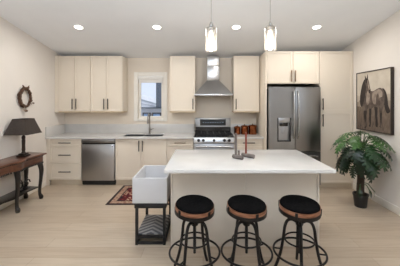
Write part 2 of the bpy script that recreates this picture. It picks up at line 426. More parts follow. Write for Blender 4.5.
BY = 4.70
def base(label, x0, x1, side_fill=None, hollow=False):
    t = thing('base_cabinet', label, 'cabinet', ((x0 + x1) / 2, BY, 0), 'cream base cabinets')
    b = MB(); 
    if hollow:
        b.box(x0, x1, BY + .021, YB - .003, .10, .66); b.box(x0, x0 + .018, BY + .021, YB - .003, .6605, .878); b.box(x1 - .018, x1, BY + .021, YB - .003, .6605, .878); b.box(x0 + .0185, x1 - .0185, BY + .021, BY + .04, .6605, .878)
    else: b.box(x0, x1, BY + .021, YB - .003, .10, .878)
    b.build('body', 'cabinet_cream', t)
    MB().box(x0, x1, BY + .055, BY + .075, 0, .0995).build('toe_kick', 'toe_cream', t)
    if side_fill: MB().box(side_fill, x0 - .0005, BY + .004, BY + .03, 0, .878).build('filler', 'cabinet_cream', t)
    return t
def drawer(t, x0, x1, z0, z1, hw, m='black_bronze', rail=.045):
    d = MB().panel(x0 + G, x1 - G, BY, BY + .02, z0 + G, z1 - G, rail=rail).build('drawer', 'cabinet_cream', t)
    c = (x0 + x1) / 2; pull_h(c - hw, c + hw, BY, (z0 + z1) / 2 + (.0 if z1 - z0 < .2 else .0), d, m)
t = base('cream three-drawer base cabinet at the left end of the counter', -2.895, -2.287, XL + .002)
drawer(t, -2.893, -2.288, .735, .872, .115); drawer(t, -2.893, -2.288, .42, .732, .115); drawer(t, -2.893, -2.288, .105, .417, .115)
t = base('cream two-door base cabinet below the sink', -1.652, -.682, hollow=True)
for a, c, h in ((-1.65, -1.167, -1.2), (-1.167, -.684, -1.134)):
    d = MB().panel(a + G, c - G, BY, BY + .02, .105, .872).build('door', 'cabinet_cream', t); pull_v(h, BY, .645, .845, d)
t = base('narrow cream base cabinet between the sink doors and the range', -.68, -.179)
drawer(t, -.678, -.181, .735, .872, .105, 'champagne_metal'); drawer(t, -.678, -.181, .42, .732, .105, 'champagne_metal'); drawer(t, -.678, -.181, .105, .417, .105, 'champagne_metal')
t = base('narrow cream drawer base cabinet below the copper canisters', .592, 1.127)
drawer(t, .594, 1.125, .735, .872, .115); drawer(t, .594, 1.125, .42, .732, .115); drawer(t, .594, 1.125, .105, .417, .115)

# tall run: panel + cabinet above the fridge, pantry
PY = 4.51
t = thing('fridge_cabinet', 'two-door cream cabinet over the fridge with its tall side panel', 'cabinet', (1.62, YB, 1.9))
MB().box(1.135, 1.153, PY + .005, YB - .003, 0, 2.49, .001).build('side_panel', 'cabinet_cream', t)
MB().box(1.1535, 2.102, PY + .021, YB - .003, 1.90, 2.49, .001).build('body', 'cabinet_cream', t)
for a, c, h in ((1.156, 1.625, 1.592), (1.625, 2.098, 1.66)):
    d = MB().panel(a + G, c - G, PY, PY + .02, 1.905, 2.485).build('door', 'cabinet_cream', t); pull_v(h, PY, 1.935, 2.14, d, 'champagne_metal')
t = thing('pantry_cabinet', 'tall cream pantry cabinet between the fridge and the right wall', 'cabinet', (2.4, PY, 0))
MB().box(2.104, 2.70, PY + .021, YB - .003, .10, 2.49, .001).build('body', 'cabinet_cream', t)
MB().box(2.104, 2.70, PY + .04, PY + .06, 0, .0995).build('toe_kick', 'toe_cream', t)
MB().box(2.7005, XR - .002, PY + .01, PY + .03, 0, 2.49).build('filler', 'cabinet_cream', t)
for z0, z1, h0, h1 in ((1.392, 2.486, 1.43, 1.635), (.105, 1.388, 1.13, 1.35)):
    d = MB().panel(2.107, 2.698, PY, PY + .02, z0, z1).build('door', 'cabinet_cream', t); pull_v(2.155, PY, h0, h1, d)

# countertops
sx0, sx1, sy0, sy1 = -1.56, -.79, 4.80, 5.15
t = thing('countertop', 'white quartz countertop along the back wall around the sink', 'countertop', (-1.5, YB, .88))
b = MB(); CY = 4.665
b.box(XL + .002, sx0, CY, YB - .002, .88, .91); b.box(sx1, -.177, CY, YB - .002, .88, .91); b.box(sx0, sx1, CY, sy0, .88, .91); b.box(sx0, sx1, sy1, YB - .002, .88, .91)
b.build('slab', 'quartz', t)
b = MB(); b.box(XL + .002, -.177, YB - .02, YB - .002, .9105, 1.10, .001); b.box(XL + .002, XL + .02, CY + .01, YB - .021, .9105, 1.10, .001)
b.build('backsplash', 'quartz', t)
t = thing('countertop', 'short white quartz countertop between the range and the fridge panel', 'countertop', (.86, YB, .88))
MB().box(.59, 1.133, CY, YB - .002, .88, .91).build('slab', 'quartz', t)
MB().box(.59, 1.133, YB - .02, YB - .002, .9105, 1.10, .001).build('backsplash', 'quartz', t)

# sink and faucet
t = thing('sink', 'stainless double-bowl undermount sink below the window', 'sink', (-1.175, 4.97, .88))
for x0, x1 in ((sx0 + .003, -1.185), (-1.165, sx1 - .003)):
    b = MB(); y0, y1, z0, z1 = sy0 + .003, sy1 - .003, .71, .902
    b.box(x0, x1, y0, y1, z0, z0 + .006); b.box(x0, x0 + .006, y0, y1, z0 + .006, z1); b.box(x1 - .006, x1, y0, y1, z0 + .006, z1)
    b.box(x0 + .006, x1 - .006, y0, y0 + .006, z0 + .006, z1); b.box(x0 + .006, x1 - .006, y1 - .006, y1, z0 + .006, z1)
    bo = b.build('bowl', 'steel_dark', t)
    MB().lathe([(0, 0), (.04, 0), (.042, .004), (0, .004)], ((x0 + x1) / 2, (y0 + y1) / 2 + .05, z0 + .0065), 20).build('drain', 'chrome', bo)
MB().box(-1.184, -1.166, sy0 + .003, sy1 - .003, .80, .895, .003).build('divider', 'steel', t)
fx, fy = -1.11, 5.2
t = thing('faucet', 'tall brushed nickel gooseneck faucet behind the sink', 'faucet', (fx, fy, .91))
MB().lathe([(0, 0), (.03, 0), (.03, .012), (.02, .02), (.018, .13), (0, .13)], (fx, fy, .9105), 20).build('base', 'nickel', t)
pts = [(fx, fy, 1.03), (fx, fy, 1.22)] + [(fx, fy - .085 + .085 * math.cos(a), 1.245 + .085 * math.sin(a)) for a in [i * math.pi / 10 for i in range(11)]]
MB().tube(pts, .0135, 12).build('neck', 'nickel', t)
MB().lathe([(0, 0), (.017, 0), (.019, .02), (.017, .10), (.0135, .115), (0, .115)], (fx, fy - .17, 1.132), 16).build('spray_head', 'nickel', t)
MB().tube([(fx + .016, fy, 1.0), (fx + .05, fy - .01, 1.005), (fx + .09, fy - .03, 1.03)], [.010, .009, .006], 10).build('lever', 'nickel', t)

# dishwasher
t = thing('dishwasher', 'stainless steel dishwasher below the counter beside the drawer stack', 'dishwasher', (-1.97, BY, 0))
dx0, dx1 = -2.283, -1.656
MB().box(dx0, dx1, BY + .03, YB - .03, .02, .876).build('tub', 'black_matte', t)
d = MB().box(dx0 + .004, dx1 - .004, BY - .015, BY + .03, .095, .775, .006).build('door', 'steel', t)
b = MB(); b.box(dx0 + .004, dx1 - .004, BY - .012, BY + .03, .80, .872, .005); b.build('control_strip', 'steel_dark', t)
b = MB(); b.box(dx0 + .004, dx1 - .004, BY + .012, BY + .03, .775, .80); b.build('grip_recess', 'black_matte', t)
MB().box(dx1 - .062, dx1 - .03, BY - .0175, BY - .0155, .728, .755).build('badge', 'badge_silver', d)
MB().box(dx0 + .004, dx1 - .004, BY + .045, BY + .06, .0, .09).build('toe_kick', 'black_matte', t)

# ------------------------------------------------------------ range and hood
rx0, rx1 = -.173, .586; rc = (rx0 + rx1) / 2
t = thing('range', 'stainless steel gas range with black burners between the base cabinets', 'stove', (rc, BY, 0))
MB().box(rx0, rx1, BY + .0, YB - .03, .03, .905).build('body', 'steel_dark', t)
b = MB()
for x in (rx0 + .05, rx1 - .05):
    for y in (BY + .06, YB - .1): b.cyl((x, y, 0), (x, y, .03), .02)
b.build('foot', 'black_matte', t)
MB().box(rx0, rx1, BY - .02, YB - .11, .9055, .925, .004).build('cooktop', 'black_gloss', t)
bgd = MB().poly([(5.21, .926), (5.24, 1.235), (5.30, 1.235), (5.30, .926)], rx0 + .01, rx1 - .01, 'x', .006).build('backguard', 'steel_dark', t)
b = MB(); b.poly([(5.2135, 1.08), (5.2238, 1.21), (5.232, 1.21), (5.222, 1.08)], rx0 + .11, rx1 - .11, 'x'); disp = b.build('display', 'black_gloss', bgd)
b = MB()
for i in range(9): b.box(rx0 + .17 + i * .05, rx0 + .195 + i * .05, 5.211 + .0018, 5.2165, 1.135, 1.15)
b.build('buttons', 'display_blue', disp)
b = MB(); b.poly([(5.205, .926), (5.213, 1.05), (5.216, 1.05), (5.209, .926)], rx0 + .012, rx1 - .012, 'x'); b.build('rear_trim', 'black_gloss', t)
for i in range(3):
    x0 = rx0 + .02 + i * .2415; x1 = x0 + .236
    b = MB(); y0, y1 = BY + .03, 5.17
    for x in (x0 + .006, x1 - .006, (x0 + x1) / 2): b.box(x - .006, x + .006, y0, y1, .948, .962, .002)
    for y in (y0 + .006, y1 - .006, (y0 + y1) / 2, y0 + .12, y1 - .12): b.box(x0, x1, y - .006, y + .006, .944, .958, .002)
    for x in (x0 + .008, x1 - .008):
        for y in (y0 + .01, y1 - .01): b.box(x - .007, x + .007, y - .007, y + .007, .925, .95)
    g = b.build('grate', 'cast_iron', t)
    for y in ((y0 + y1) / 2 - .11, (y0 + y1) / 2 + .11):
        MB().lathe([(0, 0), (.045, 0), (.045, .008), (.034, .010), (.034, .018), (0, .02)], ((x0 + x1) / 2, y, .925), 20).build('burner', 'black_matte', g)
pan = MB().poly([(BY - .045, .80), (BY - .02, .905), (BY + .0, .905), (BY + .0, .80)], rx0, rx1, 'x', .003).build('control_panel', 'steel_bright', t)
for k in (.12, .235, .5, .755, .875):
    x = rx0 + k * (rx1 - rx0); rm = Matrix.Rotation(R(90 - 13), 4, 'X')
    b = MB(); b.lathe([(0, 0), (.027, 0), (.027, .006), (.022, .010), (.020, .036), (0, .036)], (x, BY - .033, .853), 20, rm)
    b.build('knob', 'black_bronze', pan)
d = MB().box(rx0 + .003, rx1 - .003, BY - .04, BY - .001, .24, .79, .006).build('oven_door', 'steel', t)
MB().box(rx0 + .11, rx1 - .11, BY - .043, BY - .0405, .36, .62, .001).build('glass', 'black_gloss', d)
b = MB(); b.cyl((rx0 + .04, BY - .085, .745), (rx1 - .04, BY - .085, .745), .013)
for x in (rx0 + .07, rx1 - .07): b.cyl((x, BY - .085, .745), (x, BY - .04, .745), .010)
b.build('handle', 'steel_bright', d)
d = MB().box(rx0 + .003, rx1 - .003, BY - .035, BY - .001, .06, .23, .006).build('warming_drawer', 'steel', t)

t = thing('range_hood', 'stainless steel chimney hood on the wall above the range', 'hood', (rc, YB, 1.69))
hx0, hx1, hy = rx0 + .005, rx1 - .005, 4.86
b = MB(); b.box(hx0, hx1, hy, YB, 1.69, 1.725, .003); band = b.build('rim', 'steel_bright', t)
b = MB()
def frustum(b, lo, hi):
    tb = bmesh.new()
    A = [tb.verts.new(p) for p in lo]; B = [tb.verts.new(p) for p in hi]
    tb.faces.new(A); tb.faces.new(B)
    for i in range(4): tb.faces.new((A[i], A[(i + 1) % 4], B[(i + 1) % 4], B[i]))
    bmesh.ops.recalc_face_normals(tb, faces=tb.faces); b._merge(tb)
cx0, cx1, cy = rc - .125, rc + .125, 5.07
frustum(b, [(hx0, hy, 1.7255), (hx1, hy, 1.7255), (hx1, YB, 1.7255), (hx0, YB, 1.7255)], [(cx0, cy, 2.005), (cx1, cy, 2.005), (cx1, YB, 2.005), (cx0, YB, 2.005)])
b.build('canopy', 'steel', t)
b = MB(); b.box(cx0, cx1, cy, YB, 2.0055, 2.3, .002); b.box(cx0 + .006, cx1 - .006, cy + .006, YB, 2.3, ceil_z(YB) + .0, .002); b.build('chimney', 'steel_bright', t)
b = MB()
for i in range(4): b.cyl((rc - .06 + i * .04, hy - .003, 1.707), (rc - .06 + i * .04, hy, 1.707), .007)
b.build('buttons', 'black_matte', band)

# canisters
def canister(label, x, y, r, h):
    t = thing('canister', label, 'canister', (x, y, .9105), 'copper canisters beside the range')
    MB().lathe([(0, 0), (r * .96, 0), (r, .006), (r, h - .01), (r * 1.03, h - .006), (r * 1.03, h), (0, h)], (x, y, .9105), 28).build('body', 'copper', t)
    l = MB().lathe([(r * 1.05, 0), (r * 1.05, .012), (r * .8, .024), (r * .3, .032), (0, .034)], (x, y, .9105 + h + .0005), 28).build('lid', 'copper', t)
    MB().ball((x, y, .9105 + h + .042), .012).build('knob', 'champagne_metal', l)
canister('smallest copper canister, closest to the range', .70, 5.11, .066, .135)
canister('middle copper canister of the row beside the range', .85, 5.12, .074, .155)
canister('largest copper canister, closest to the fridge panel', 1.015, 5.12, .084, .165)

# ------------------------------------------------------------ fridge
FY = 4.42; f0, f1, fm = 1.168, 2.082, 1.632
t = thing('refrigerator', 'stainless steel French-door fridge with water dispenser and bottom freezer', 'refrigerator', (fm, FY, 0))
MB().box(f0 + .004, f1 - .004, FY + .075, YB - .05, .02, 1.815).build('body', 'black_matte', t)
zf = .70
# left door built round the dispenser opening
ox0, ox1, oz0, oz1 = 1.315, 1.555, .87, 1.29
b = MB(); y0, y1 = FY, FY + .07
b.box(f0, ox0, y0, y1, zf + .005, 1.835); b.box(ox1, fm - .004, y0, y1, zf + .005, 1.835); b.box(ox0, ox1, y0, y1, oz1, 1.835); b.box(ox0, ox1, y0, y1, zf + .005, oz0)
b.box(ox0, ox1, y1 - .01, y1, oz0, oz1)
dl = b.build('door', 'steel_dark', t)
b = MB()
for a, c, d_, e in ((ox0, ox0 + .018, oz0, oz1), (ox1 - .018, ox1, oz0, oz1), (ox0, ox1, oz0, oz0 + .02)): b.box(a, c, FY - .004, FY + .058, d_, e)
ds = b.build('dispenser', 'black_gloss', dl)
b = MB(); b.box(ox0 + .0185, ox1 - .0185, FY - .004, FY + .058, oz1 - .085, oz1, .003); b.build('control_panel', 'steel', ds)
b = MB(); b.box(ox0 + .05, ox1 - .05, FY + .01, FY + .055, oz1 - .15, oz1 - .0855, .004); b.build('spout', 'black_gloss', ds)
b = MB(); b.box((ox0 + ox1) / 2 - .03, (ox0 + ox1) / 2 + .03, FY + .035, FY + .05, oz0 + .13, oz0 + .25, .004); b.build('paddle', 'steel', ds)
b = MB(); b.box(ox0 + .0185, ox1 - .0185, FY + .05, FY + .0585, oz0 + .021, oz1 - .0855); b.build('recess_back', 'steel', ds)
dr = MB().box(fm + .004, f1, FY, FY + .07, zf + .005, 1.835, .006).build('door', 'steel_dark', t)
for x, p in ((fm - .035, dl), (fm + .042, dr)):
    b = MB(); b.tube(spline([(x, FY - .0, .93), (x, FY - .045, .97), (x, FY - .06, 1.2), (x, FY - .06, 1.48), (x, FY - .045, 1.72), (x, FY, 1.76)], 6), .013, 12); b.build('handle', 'steel_bright', p)
d = MB().box(f0, f1, FY, FY + .07, .10, zf - .005, .006).build('freezer_drawer', 'steel_dark', t)
b = MB(); b.tube(spline([(f0 + .07, FY, .62), (f0 + .10, FY - .045, .62), (f0 + .3, FY - .055, .62), (f1 - .3, FY - .055, .62), (f1 - .10, FY - .045, .62), (f1 - .07, FY, .62)], 6), .012, 12); b.build('handle', 'steel_bright', d)
MB().box(f0 + .02, f1 - .02, FY + .05, FY + .07, .0, .09).build('toe_grille', 'black_matte', t)
for x in (f0 + .05, f1 - .05): MB().box(x - .035, x + .035, FY + .03, FY + .14, 1.8355, 1.855, .004).build('hinge_cover', 'black_matte', t)

# ------------------------------------------------------------ island
ix0, ix1, iy0, iy1 = -.38, 1.297, 2.43, 3.47
t = thing('kitchen_island', 'cream kitchen island with white quartz top in the middle of the room', 'island', (.457, 3.07, 0))
MB().box(ix0 + .05, ix1 - .055, 2.741, 3.42, .0, .868).build('body', 'island_cream', t)
for a, c in ((ix0 + .05, .4565), (.4585, ix1 - .056)):
    MB().box(a, c, 2.72, 2.74, .0, .872, .001).build('back_panel', 'island_cream', t)
for a, c in ((ix0 + .03, ix0 + .049), (ix1 - .0545, ix1 - .035)): MB().box(a, c, 2.71, 3.43, 0, .872, .001).build('end_panel', 'island_cream', t)
MB().box(ix0, ix1, iy0, iy1, .874, .91, .004).build('top', 'quartz', t)
for k in range(2):
    a = ix0 + .06 + k * .777; d = MB().box(a, a + .774, 3.421, 3.44, .11, .86, .001).build('door', 'island_cream', t)
    b = MB(); b.box(a + .3, a + .5, 3.462, 3.474, .80, .812); b.box(a + .32, a + .33, 3.44, 3.465, .802, .81); b.box(a + .47, a + .48, 3.44, 3.465, .802, .81); b.build('handle', 'black_bronze', d)

# wooden mallet figures on the island
def mallet(label, a, c, hx, hr, m, hz):
    a = Vector(a); c = Vector(c); r = .024
    t = thing('wooden_mallet', label, 'mallet', ((a.x + c.x) / 2, (a.y + c.y) / 2, .9105), 'wooden mallets on the island')
    d = (c - a).normalized()
    MB().tube([a, a + d * .004, c - d * .004, c], [r * .85, r, r, r * .85], 16).build('head', 'grey_wood', t)
    p = a.lerp(c, hx)
    MB().tube([(p.x, p.y, .935), (p.x, p.y, 1.06), (p.x, p.y, hz)], [hr, hr * .95, hr * .9], 12).build('handle', m, t)
z = .9105 + .024
mallet('wooden mallet with grey handle standing on its head, nearer the sink side', (.355, 2.945, z), (.452, 2.845, z), .3, .0155, 'grey_wood', 1.205)
mallet('wooden mallet with red-brown handle standing on its head, nearer the fridge', (.475, 3.03, z), (.594, 2.91, z), .33, .012, 'red_wood', 1.205)
tag(MB().lathe([(0, 0), (.014, 0), (.013, .06), (.010, .075), (0, .078)], (.433, 3.02, .9105), 16).build('wooden_peg', 'grey_wood'), 'short grey wooden peg standing behind and between the two mallets', 'peg')

# ------------------------------------------------------------ bar stools
def make_stool(label):
    t = thing('bar_stool', label, 'stool', (0, 0, 0), 'bar stools at the island')
    ss = .178
    MB().lathe([(0, .580), (ss * .9, .580), (ss * .99, .585), (ss, .592), (ss, .638), (ss * .995, .643), (ss * .975, .643), (ss * .97, .636), (0, .636)], n=48).build('seat_band', 'copper_band', t)
    MB().lathe([(0, .6365), (ss * .965, .6365), (ss * .97, .645), (ss * .95, .655), (ss * .8, .664), (ss * .4, .668), (0, .668)], n=48).build('seat_cushion', 'black_plush', t)
    b = MB(); b.lathe([(ss * .995, .576), (ss * 1.02, .576), (ss * 1.02, .609), (ss * .995, .609), (ss * .995, .576)], n=48)
    for k in range(4):
        a = k * math.pi / 2 + .55
        m = Matrix.Rotation(a, 3, 'Z')
        b.box(ss - .006, ss + .006, -.012, .012, .588, .642, .002, rot=None) if False else None
        p = m @ Vector((ss + .003, 0, 0))
        b.box(p.x - .004, p.x + .004, p.y - .012, p.y + .012, .588, .642, .002, rot=m)
        q = m @ Vector((.02, 0, 0)); b.tube([(q.x, q.y, .578), (p.x * .95, p.y * .95, .582)], .008, 8)
    b.build('seat_bracket', 'black_iron', t)
    b = MB(); b.cyl((0, 0, .20), (0, 0, .575), .012)
    for k in range(26): b.ring((0, 0, .24 + k * .011), .0125, .0028, 14, 5)
    b.lathe([(0, 0), (.035, 0), (.035, .02), (.02, .03), (0, .03)], (0, 0, .555)); b.build('screw_post', 'black_iron', t)
    b = MB(); b.lathe([(.0145, 0), (.03, 0), (.034, .01), (.034, .035), (.028, .045), (.0145, .045)], (0, 0, .455)); b.build('hub', 'black_iron', t)
    for k in range(4):
        a = k * math.pi / 2 + math.pi / 4; ca, sa = math.cos(a), math.sin(a)
        prof = spline([(.022, .478), (.06, .497), (.10, .485), (.125, .43), (.138, .33), (.160, .20), (.195, .08), (.225, .012)], 5)
        MB().tube([(r * ca, r * sa, z_) for r, z_ in prof], .0135, 10).build('leg', 'black_iron', t)
    b = MB(); b.ring((0, 0, .215), .226, .0095, 56, 8)
    for k in range(4):
        a = k * math.pi / 2 + math.pi / 4; b.tube([(.155 * math.cos(a), .155 * math.sin(a), .215), (.226 * math.cos(a), .226 * math.sin(a), .215)], .007, 8)
    b.build('foot_ring', 'black_iron', t)
    b = MB(); b.ring((0, 0, .32), .128, .0075, 40, 8); b.build('brace_ring', 'black_iron', t)
    return t
st = make_stool('round black plush bar stool nearest the white basin')
st.location = (-.076, 2.27, 0); st.rotation_euler = (0, 0, R(14))
def tilt_seat(root, tx, ty):
    # the swivel seats lean a little on their screw posts
    rz = Matrix.Rotation(root.rotation_euler.z, 4, 'Z')
    m = rz.inverted() @ Matrix.Rotation(R(ty), 4, 'Y') @ Matrix.Rotation(R(tx), 4, 'X') @ rz
    m = Matrix.Translation((0, 0, .60)) @ m @ Matrix.Translation((0, 0, -.60))
    for c in root.children:
        if c.name.startswith('seat_'): c.matrix_local = m
s2 = copy_tree(st); s2['label'] = 'round black plush bar stool in the middle of the three'; s2.location = (.395, 2.27, 0); s2.rotation_euler = (0, 0, R(-12))
s3 = copy_tree(st); s3['label'] = 'round black plush bar stool nearest the potted plant'; s3.location = (.875, 2.27, 0); s3.rotation_euler = (0, 0, R(30))
tilt_seat(st, 4.5, 3); tilt_seat(s2, 4.5, 2.5); tilt_seat(s3, 4.5, 0)

# ------------------------------------------------------------ white basin on black stand
bx0, bx1, by0, by1 = -.774, -.393, 2.73, 3.29
t = thing('stand', 'black metal stand with chevron shelf under the white basin', 'stand', ((bx0 + bx1) / 2, 3.0, 0))
b = MB(); gx0, gx1, gy0, gy1 = bx0 + .03, bx1 - .018, by0 + .01, by1 - .02
b.box(gx0 - .008, gx1 + .008, gy0 - .005, gy1 + .005, .405, .459, .003); b.build('top_frame', 'stand_black', t)
for x in (gx0, gx1 - .03):
    for y in (gy0, gy1 - .03): MB().box(x, x + .03, y, y + .03, 0, .4045, .002).build('leg', 'stand_black', t)
b = MB()
for y in (gy0 + .004, gy1 - .026): b.box(gx0 + .03, gx1 - .03, y, y + .022, .075, .098); b.box(gx0 + .03, gx1 - .03, y, y + .022, .008, .03)
for x in (gx0 + .004, gx1 - .026): b.box(x, x + .022, gy0 + .03, gy1 - .03, .075, .098); b.box(x, x + .022, gy0 + .03, gy1 - .03, .008, .03)
b.build('rail', 'stand_black', t)
b = MB(); b.box(gx0 + .006, gx1 - .006, gy0 + .031, gy1 - .031, .0985, .112, .002); b.build('shelf', 'chevron', t)
t = thing('basin', 'white open rectangular apron basin on a black stand beside the island', 'basin', ((bx0 + bx1) / 2, 3.0, .46))
tb = bmesh.new(); bmesh.ops.create_cube(tb, size=1)
for v in tb.verts: v.co = Vector(((bx0 + bx1) / 2 + v.co.x * (bx1 - bx0), (by0 + by1) / 2 + v.co.y * (by1 - by0), .60 + v.co.z * .28))
fs = [f for f in tb.faces if f.normal.z > .9]
bmesh.ops.inset_region(tb, faces=fs, thickness=.028, depth=0)
bmesh.ops.inset_region(tb, faces=fs, thickness=.012, depth=-.21)
bmesh.ops.bevel(tb, geom=list(tb.edges), offset=.008, segments=3, affect='EDGES', profile=.5)
b = MB(); b._merge(tb); b.build('bowl', 'basin_white', t)
MB().lathe([(0, 0), (.04, 0), (.042, .003), (0, .004)], ((bx0 + bx1) / 2, 3.02, .531), 20).build('drain', 'chrome', t)

# ------------------------------------------------------------ rug
t = thing('rug', 'red and beige patterned rug with dark border before the sink cabinet', 'rug', (-.8, 4.24, 0))
ra, rb, rc0, rd = -1.49, -.05, 3.81, 4.69
MB().box(ra, rb, rc0, rd, .0005, .007, .002).build('border', 'rug_border', t)
MB().box(ra + .045, rb - .045, rc0 + .045, rd - .045, .0072, .0085).build('band', 'rug_band', t)
b = MB(); b.box(ra + .125, rb - .125, rc0 + .125, rd - .125, .0087, .0097); b.build('guard_stripe', 'rug_border', t)
MB().box(ra + .145, rb - .145, rc0 + .145, rd - .145, .0099, .0108).build('field', 'rug_field', t)

# ------------------------------------------------------------ console table, lamp, scroll ornament, wreath
t = thing('console_table', 'dark carved console table with cabriole legs against the left wall', 'table', (-2.75, 3.3, 0))
half = [(-2.935, 4.17), (-2.56, 4.10), (-2.585, 3.85), (-2.585, 3.66), (-2.545, 3.57), (-2.56, 3.46), (-2.61, 3.40)]
yc = 3.14
outl = half + [(x, 2 * yc - y) for x, y in reversed(half)]
MB().poly(outl, .714, .74, 'z', .006).build('top', 'mahogany', t)
inn = [(-2.93, 4.135), (-2.60, 4.065), (-2.62, 3.85), (-2.62, 3.665), (-2.585, 3.565), (-2.60, 3.47), (-2.645, 3.41)]
inn = inn + [(x, 2 * yc - y) for x, y in reversed(inn)]
MB().poly(inn, .60, .7135, 'z', .004).build('apron', 'mahogany', t)
def beads(zz, off, r):
    b = MB(); pts = [(x + off, y) for x, y in inn[1:-1]]
    pts = [inn[0]] + pts + [inn[-1]]
    for (x0, y0), (x1, y1) in zip(pts, pts[1:]):
        n = max(1, int(math.hypot(x1 - x0, y1 - y0) / (2.3 * r)))
        for i in range(n):
            k = (i + .5) / n; b.ball((x0 + (x1 - x0) * k, y0 + (y1 - y0) * k, zz), r, u=8, v=6)
    return b
beads(.706, .006, .010).build('beading', 'black_wood', t); beads(.592, .004, .013).build('beading', 'black_wood', t)
def cabriole(x, y, ox, oy):
    pts = spline([(x, y, .598, .030), (x, y, .56, .038), (x + ox * 1.0, y + oy * 1.0, .47, .034), (x + ox * .6, y + oy * .6, .33, .026), (x - ox * .3, y - oy * .3, .17, .023), (x - ox * .2, y - oy * .2, .08, .024), (x + ox * .8, y + oy * .8, .035, .033), (x + ox * .8, y + oy * .8, .0, .027)], 5)
    MB().tube([p[:3] for p in pts], [p[3] for p in pts], 12).build('leg', 'black_wood', t)
for s in (1, -1):
    f = lambda y: yc + s * (y - yc)
    cabriole(-2.645, f(4.06), .012, s * .012); cabriole(-2.64, f(3.55), .012, 0); cabriole(-2.885, f(4.07), -.003, s * .012)
sh = [(-2.92, 4.09), (-2.66, 4.04), (-2.69, 3.8), (-2.67, 3.55), (-2.72, 3.40)]; sh = sh + [(x, 2 * yc - y) for x, y in reversed(sh)]
MB().poly(sh, .185, .205, 'z', .004).build('shelf', 'black_wood', t)

lx, ly = -2.757, 3.84
t = thing('table_lamp', 'dark table lamp with pyramid shade on the console table', 'lamp', (lx, ly, .7405))
b = MB(); b.box(lx - .065, lx + .065, ly - .065, ly + .065, .7405, .762, .004); b.box(lx - .048, lx + .048, ly - .048, ly + .048, .7622, .785, .004); b.build('base', 'lamp_bronze', t)
b = MB(); b.lathe([(.03, 0), (.026, .02), (.021, .03), (.026, .05), (.023, .12), (.026, .2), (.021, .215), (.028, .23), (.024, .26), (.010, .275), (.010, .36), (0, .36)], (lx, ly, .7855), 20); b.build('column', 'lamp_bronze', t)
b = MB()
def shade(b, z0, h0, z1, h1, th=.004):
    tb = bmesh.new(); R4 = ((-1, -1), (1, -1), (1, 1), (-1, 1))
    o0 = [tb.verts.new((lx + h0 * a, ly + h0 * c, z0)) for a, c in R4]; o1 = [tb.verts.new((lx + h1 * a, ly + h1 * c, z1)) for a, c in R4]
    i0 = [tb.verts.new((lx + (h0 - th) * a, ly + (h0 - th) * c, z0)) for a, c in R4]; i1 = [tb.verts.new((lx + (h1 - th) * a, ly + (h1 - th) * c, z1)) for a, c in R4]
    for i in range(4):
        j = (i + 1) % 4
        tb.faces.new((o0[i], o0[j], o1[j], o1[i])); tb.faces.new((i0[j], i0[i], i1[i], i1[j])); tb.faces.new((o1[i], o1[j], i1[j], i1[i])); tb.faces.new((o0[j], o0[i], i0[i], i0[j]))
    bmesh.ops.recalc_face_normals(tb, faces=tb.faces); b._merge(tb)
shade(b, 1.085, .172, 1.312, .10)
shd = b.build('lamp_shade', 'lamp_shade_dark', t)
for zz, h in ((1.086, .173), (1.311, .1005)):
    b = MB()
    q = [(lx - h, ly - h, zz), (lx + h, ly - h, zz), (lx + h, ly + h, zz), (lx - h, ly + h, zz)]
    for i in range(4): b.tube([q[i], q[(i + 1) % 4]], .0045, 6)
    b.build('shade_trim', 'lamp_bronze', shd)

t = thing('scroll_ornament', 'small black scrollwork ornament on the lower shelf of the console table', 'ornament', (-2.78, 3.88, .206))
b = MB()
b.box(-2.80, -2.76, 3.76, 4.0, .206, .216, .002); b.build('base', 'black_iron', t)
b = MB()
for s in (1, -1):
    c = 3.88 + s * .075
    b.tube([(-2.78, c + (.066 - .0055 * i) * math.cos(i * .7) * s, .288 + (.066 - .0055 * i) * math.sin(i * .7)) for i in range(11)], .009, 8)
    b.tube(spline([(-2.78, 3.88 + s * .01, .216), (-2.78, 3.88 + s * .02, .30), (-2.78, 3.88 + s * .05, .36), (-2.78, 3.88 + s * .085, .375)], 5), .0065, 8)
    b.cyl((-2.78, c, .214), (-2.78, c, .224), .006)
b.tube([(-2.78, 3.80, .33), (-2.78, 3.96, .33)], .006, 8)
b.build('scrolls', 'black_iron', t)

wy, wz, wxx = 4.10, 1.64, XL + .035
t = thing('wreath', 'oval brown twig wreath with bow hanging on the left wall', 'wreath', (XL, wy, wz))
b = MB(); rw = random.Random(4)
for k in range(13):
    ph = rw.uniform(0, 6.28); f = rw.choice((5, 6, 7, 8, 9)); o = rw.uniform(-.012, .012)
    pts = []
    for i in range(72):
        a = 2 * math.pi * i / 72
        r = .130 + o +   .010 * math.sin(f * a + ph); dx = .018 * math.cos(f * a + ph * 1.3)
        pts.append((wxx + dx, wy + .98 * r * math.cos(a), wz + 1.12 * r * math.sin(a)))
    b.tube(pts, rw.uniform(.005, .0085), 6, closed=True)
ring = b.build('ring', 'twig', t)
for i in range(26):
    a = 2 * math.pi * i / 26 + rw.uniform(-.1, .1); r = .130 + rw.uniform(-.012, .014)
    b = MB(); b.ball((wxx + .02, wy + .98 * r * math.cos(a), wz + 1.12 * r * math.sin(a)), .013, (.7, 1, 1), 8, 6); b.build('cone', 'dry_leaf', ring)
for s_ in (1, -1):
    b = MB()
    b.ball((wxx + .012, wy + s_ * .045, wz + .165), .036, (.35, 1.1, .5), 12, 8)
    b.tube([(wxx + .012, wy + s_ * .05, wz + .17), (wxx + .012, wy + s_ * .075, wz + .205)], [.016, .006], 8, flat=.6)
    b.build('bow_loop', 'twig', t)
MB().ball((wxx + .02, wy, wz + .155), .02, u=10, v=8).build('bow_knot', 'dry_leaf', t)
b = MB(); b.tube([(wxx + .005, wy + .005, wz - .14), (wxx + .005, wy + .008, wz - .20)], .0035, 6)
b.ball((wxx + .008, wy + .01, wz - .215), .03, (.5, 1.25, .75), 10, 8); b.build('charm', 'dry_leaf', t)
